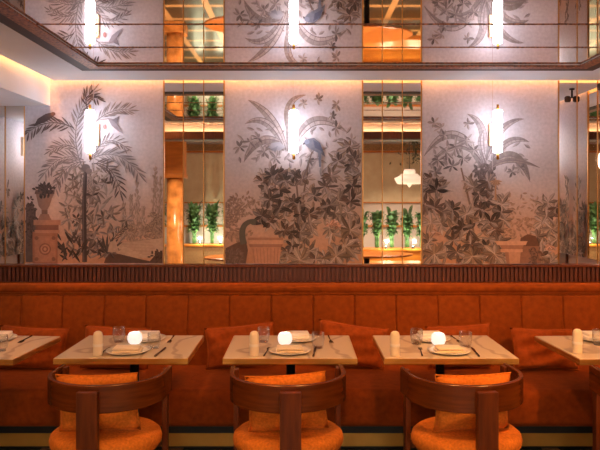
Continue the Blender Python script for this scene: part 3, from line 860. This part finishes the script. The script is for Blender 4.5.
for i, (x, rz, roll, w, lab) in enumerate(PIL):
    c = empty('chair_pillow', (x, 3.125, .466), lab, 'cushion', 'pillows on the chairs', rz)
    for nm, bm, m in (('cushion_body', pillow_bm(w, .285, .10, 16, 20+i, 1.1), 'velvet_bright'), ('piping', piping_bm(w, .285), 'velvet_bright')):
        o = link(nm, bm, m, c, True); o.rotation_euler = (.10, -roll*.6, 0)

# ------------------------------------------------------------------ the rest of the room (behind the camera; met in the mirrors)
struct('wall_rear', B(-4.5, 4.5, ROOM_BACK-.1, ROOM_BACK, 0, 3.2), 'wallpaint')
struct('wall_rear_left', B(-4.6, -4.5, ROOM_BACK, .9, 0, 3.2), 'wallpaint')
struct('wall_rear_right', B(4.5, 4.6, ROOM_BACK, .9, 0, 3.2), 'wallpaint')
struct('ceiling_rear', B(-4.5, 4.5, ROOM_BACK, .88, 3.1, 3.2), 'wallpaint')
struct('wall_return_left', B(-4.5, XL-.1, .88, .98, 0, 3.1), 'wallpaint')
struct('wall_return_right', B(XR+.1, 4.5, .88, .98, 0, 3.1), 'wallpaint')
struct('trim_2', B(-4.5, 4.5, ROOM_BACK, ROOM_BACK+.06, 2.86, 3.02), 'stone')
n = 0
for (x0, x1) in ((-4.2, -1.55), (1.25, 4.0)):
    n += 1
    w = bmesh.new()
    box(w, x0, x1, ROOM_BACK, ROOM_BACK+.05, .9, .95); box(w, x0, x1, ROOM_BACK, ROOM_BACK+.05, 2.8, 2.85)
    box(w, x0, x0+.05, ROOM_BACK, ROOM_BACK+.05, .95, 2.8); box(w, x1-.05, x1, ROOM_BACK, ROOM_BACK+.05, .95, 2.8)
    struct('window_%d' % n, w, 'golden')
    lab = ['left', 'right'][n-1]
    b = empty('window_blind', ((x0+x1)/2, ROOM_BACK+.03, 1.54), 'beige fabric blind on the ' + lab + ' rear window, seen in the ' + lab + ' mirror column', 'blind', 'blinds on the rear windows')
    hwid = (x1-x0)/2-.055
    link('fabric', B(-hwid, hwid, -.005, .005, 0, 1.24), 'blind', b)
    link('hem_bar', B(-hwid, hwid, -.012, .012, -.03, 0), 'golden', b)
# orange marble column
e = empty('marble_pillar', (-2.36, -2.7, 0), 'orange marble pillar with square capital, seen in the left mirror column', 'pillar')
link('shaft', L([(0, .2), (.17, .2), (.165, .3), (.155, 2.0), (0, 2.0)], n=32), 'marble_orange', e, True)
link('plinth', B(-.2, .2, -.2, .2, 0, .2, bevel=.01), 'marble_orange', e)
link('capital', B(-.2, .2, -.2, .2, 2.0, 2.08, bevel=.01), 'golden', e)
link('upper_block', B(-.18, .18, -.18, .18, 2.08, 3.095), 'golden', e)
# planters with plants
def planter(x0, x1, y, h, label, m, d=.4):
    e = empty('planter_box', ((x0+x1)/2, y, 0), label, 'planter')
    hw = (x1-x0)/2
    link('box_body', B(-hw, hw, -d/2, d/2, 0, h-.05, bevel=.01), m, e)
    link('rim', B(-hw-.02, hw+.02, -d/2-.02, d/2+.02, h-.05, h, bevel=.008), 'golden', e)
    return e
def plant(x, y, z, h, seed, label, n=30, spread=.32):
    rnd = random.Random(seed)
    e = empty('leafy_plant', (x, y, z), label, 'plant', 'plants in the rear planters')
    bm = bmesh.new(); sm = bmesh.new()
    for i in range(n):
        a = rnd.uniform(0, 2*PI); t = rnd.uniform(.3, 1)
        p0 = Vector((rnd.uniform(-.04, .04), rnd.uniform(-.04, .04), 0)); p1 = Vector((math.cos(a)*spread*.35*t, math.sin(a)*spread*.35*t, h*t*.7))
        p2 = p1 + Vector((math.cos(a)*spread*.65, math.sin(a)*spread*.65, h*.3*rnd.uniform(-.2, 1)*t))
        tube(sm, [p0, (p0+p1)/2+Vector((0, 0, .03)), p1], .004, 5)
        side = Vector((-math.sin(a), math.cos(a), 0)); prev = None
        for k in range(6):
            u = k/5; c = p1.lerp(p2, u) + Vector((0, 0, .06*math.sin(PI*u))); wd = .05*math.sin(PI*(.1+.9*u)**.8)+.002
            row = [bm.verts.new(c-side*wd), bm.verts.new(c+Vector((0, 0, -.012))), bm.verts.new(c+side*wd)]
            if prev:
                bm.faces.new((prev[0], prev[1], row[1], row[0])); bm.faces.new((prev[1], prev[2], row[2], row[1]))
            prev = row
    link('leaves', bm, 'leaf', e, True); link('stems', sm, 'leaf', e, True)
planter(-3.8, -1.55, -6.45, .5, 'stone planter along the rear windows, seen low in the left mirror column', 'stone')
for i in range(5):
    plant(-3.5+i*.44, -6.45, .512, 1.15, 30+i, 'leafy plant in the stone planter, %s from left, in the left mirror column' % ['first', 'second', 'third', 'fourth', 'fifth'][i], 105, .23)
planter(1.1, 3.0, -3.75, .60, 'golden wooden planter box, seen low in the right mirror column', 'golden')
for i in range(6):
    plant(1.27+i*.31, -3.75, .612, .9, 40+i, 'bushy plant in the wooden planter, %s from left, in the right mirror column' % ['first', 'second', 'third', 'fourth', 'fifth', 'sixth'][i], 80, .165)
def uplight(x, y, z, label):
    e = empty('plant_uplight', (x, y, z), label, 'spotlight', 'uplights among the rear plants')
    link('housing', L([(0, 0), (.03, 0), (.035, .05), (0, .05)], n=14), 'black', e, True)
    link('lens', L([(0, .051), (.014, .051), (.013, .056), (0, .058)], n=14), 'plantlight', e, True)
for i, (x, y, z) in enumerate(((-2.45, -6.32, .5), (-1.95, -6.32, .5), (1.75, -3.6, .60), (2.3, -3.6, .60))):
    uplight(x, y, z, 'small uplight among the plants of the ' + ['stone planter, left one', 'stone planter, right one', 'wooden planter, left one', 'wooden planter, right one'][i])
    l = bpy.data.lights.new('plant_glow', 'POINT'); l.energy = 20; l.color = lin((240, 255, 222)); l.shadow_soft_size = .012
    o = bpy.data.objects.new('plant_glow', l); COL.objects.link(o); o.location = (x, y+.12, z+.16)
# tiered white pendant + hanging foliage
e = empty('pendant_lamp', (2.13, -3.05, 1.80), 'white tiered pendant lamp, seen in the right mirror column', 'pendant lamp')
link('shade_tier', L([(0, .10), (.22, .10), (.245, .115), (.29, .205), (.285, .22), (0, .22)], n=36), 'shade', e, True)
link('shade_tier', L([(0, .222), (.27, .222), (.20, .255), (.15, .30), (0, .30)], n=36), 'shade', e, True)
link('shade_tier', L([(0, .302), (.11, .302), (.115, .345), (.10, .385), (0, .385)], n=32), 'shade', e, True)
link('drop_finial', L([(0, .03), (.02, .05), (.05, .098), (0, .098)], n=20), 'shade', e, True)
link('cord', L([(0, .386), (.006, .386), (.006, 1.29), (0, 1.29)], n=8), 'black', e, True)
e = empty('hanging_foliage', (2.1, -2.2, 3.09), 'dark dried foliage hanging from the ceiling, seen in the right mirror column', 'hanging plant')
bm = bmesh.new(); rnd = random.Random(77)
for i in range(260):
    c = Vector((rnd.gauss(0, .16), rnd.gauss(0, .16), -rnd.uniform(.2, .82))); a = rnd.uniform(0, 6.28); d = Vector((math.cos(a), math.sin(a), rnd.uniform(-1, .4)))*.07; q = Vector((-math.sin(a), math.cos(a), 0))*.018
    v = [bm.verts.new(p) for p in (c, c+d*.5+q, c+d, c+d*.5-q)]; bm.faces.new(v)
link('leaves', bm, 'leafdark', e)
bm = bmesh.new()
for i in range(12): tube(bm, [(rnd.gauss(0, .02), rnd.gauss(0, .02), 0), (rnd.gauss(0, .1), rnd.gauss(0, .1), -.35), (rnd.gauss(0, .17), rnd.gauss(0, .17), -.7)], .005, 5)
link('stems', bm, 'leafdark', e)
# tables with rounded ends near the camera (seen in the ceiling mirror)
def round_table(loc, rx, ry, label):
    e = empty('oval_table', loc, label, 'table', 'golden tables in the middle of the room')
    link('tabletop', L([(0, .715), (.96, .715), (1, .725), (1, .745), (.985, .75), (0, .75)], n=48, sx=rx, sy=ry), 'golden', e)
    link('column', L([(0, .02), (.06, .02), (.045, .06), (.045, .715), (0, .715)], n=20), 'black', e, True)
    link('foot_plate', L([(0, 0), (.3, 0), (.3, .02), (0, .02)], n=32), 'black', e)
round_table((1.05, -.66, 0), .72, .5, 'golden oval table, seen from above in the ceiling mirror, right one')
round_table((-.86, -.1, 0), .56, .45, 'golden oval table, seen from above in the ceiling mirror, left one')
e = empty('wooden_sideboard', (2.2, -2.6, 0), 'low orange wooden bench, seen in the ceiling mirror at the right', 'bench')
link('seat_top', B(-1.1, .9, -.35, .35, .36, .42, bevel=.01), 'golden', e)
for sx in (-1, .8):
    for sy in (-.3, .24): link('leg', B(sx, sx+.07, sy, sy+.06, 0, .36), 'golden', e)

# ------------------------------------------------------------------ lamps
def downlight(x, y, z, energy, target, label, angle=75, col=(255, 176, 96), size=.04, blend=.7):
    e = empty('ceiling_downlight', (x, y, z), label, 'downlight', 'recessed ceiling downlights')
    link('trim_ring', L([(.034, -.001), (.05, -.001), (.05, -.006), (.034, -.006)], n=24), 'satin_brass', e, True)
    link('lens', L([(0, -.001), (.033, -.001), (.033, -.003), (0, -.003)], n=20), 'bulb', e)
    l = bpy.data.lights.new('downlight_beam', 'SPOT'); l.energy = energy; l.color = lin(col)
    l.spot_size = math.radians(angle); l.spot_blend = blend; l.shadow_soft_size = size
    o = bpy.data.objects.new('downlight_beam', l); COL.objects.link(o)
    o.location = (x, y, z-.02)
    d = Vector(target) - o.location
    o.rotation_euler = d.to_track_quat('-Z', 'Y').to_euler()
for i, (x, en) in enumerate(((-1.70, 18), (-.55, 35), (.45, 57), (1.68, 105))):
    downlight(x, 2.345, CEIL, en, (x, 3.75, .55), 'recessed downlight in the ceiling behind the mirrored tray, %s from the left' % ['first', 'second', 'third', 'fourth'][i], 80)
for i, (x, y) in enumerate(((-2.2, -.9), (0, -1.6), (2.2, -.9), (-2.4, -4.4), (0, -4.6), (2.6, -4.9))):
    downlight(x, y, 3.1, 480, (x, y-.2, 0), 'recessed downlight in the rear ceiling, seen only in mirrors, %s row %s' % (['front', 'back'][i//3], ['left', 'middle', 'right'][i % 3]), 120, (255, 232, 204))

def globe(x, y, z, r, label):  # extra globe lamps, added unseen behind the camera to supply soft fill
    e = empty('fill_globe_pendant', (x, y, z), label, 'pendant lamp', 'added fill globes in the rear room')
    link('glass_globe', L([(r*math.sin(PI*i/20), -r*math.cos(PI*i/20)) for i in range(21)], n=32), 'globe', e, True)
    link('cap', L([(0, r*.97), (.05, r*.97), (.05, r+.06), (0, r+.06)], n=16), 'satin_brass', e, True)
    link('cord', L([(0, r+.06), (.006, r+.06), (.006, 3.09-z), (0, 3.09-z)], n=8), 'black', e, True)
M['globe'] = emit('fill_globe_glow', (255, 238, 228), 12)
globe(-.55, -1.3, 2.25, .22, 'large warm globe added for soft fill behind the camera, left one')
globe(.55, -1.3, 2.25, .22, 'large warm globe added for soft fill behind the camera, right one')
globe(0, -3.4, 2.3, .26, 'large warm globe added for soft fill at the back of the rear room')

wd = bpy.data.worlds.new('world'); S.world = wd; wd.use_nodes = True
wd.node_tree.nodes['Background'].inputs[0].default_value = (*lin((255, 200, 160)), 1)
wd.node_tree.nodes['Background'].inputs[1].default_value = .05

# ------------------------------------------------------------------ camera and view
cam = bpy.data.cameras.new('camera'); co = bpy.data.objects.new('camera', cam); COL.objects.link(co)
co.location = (0, 0, CZ); co.rotation_euler = (PI/2, 0, 0)
cam.sensor_fit = 'HORIZONTAL'; cam.sensor_width = 36; cam.lens = 36*F/600
cam.shift_y = -25/600
cam.clip_start = .02
S.camera = co
S.view_settings.view_transform = 'Standard'; S.view_settings.look = 'None'
S.view_settings.gamma = 1; S.view_settings.exposure = .52; S.view_settings.use_curve_mapping = False
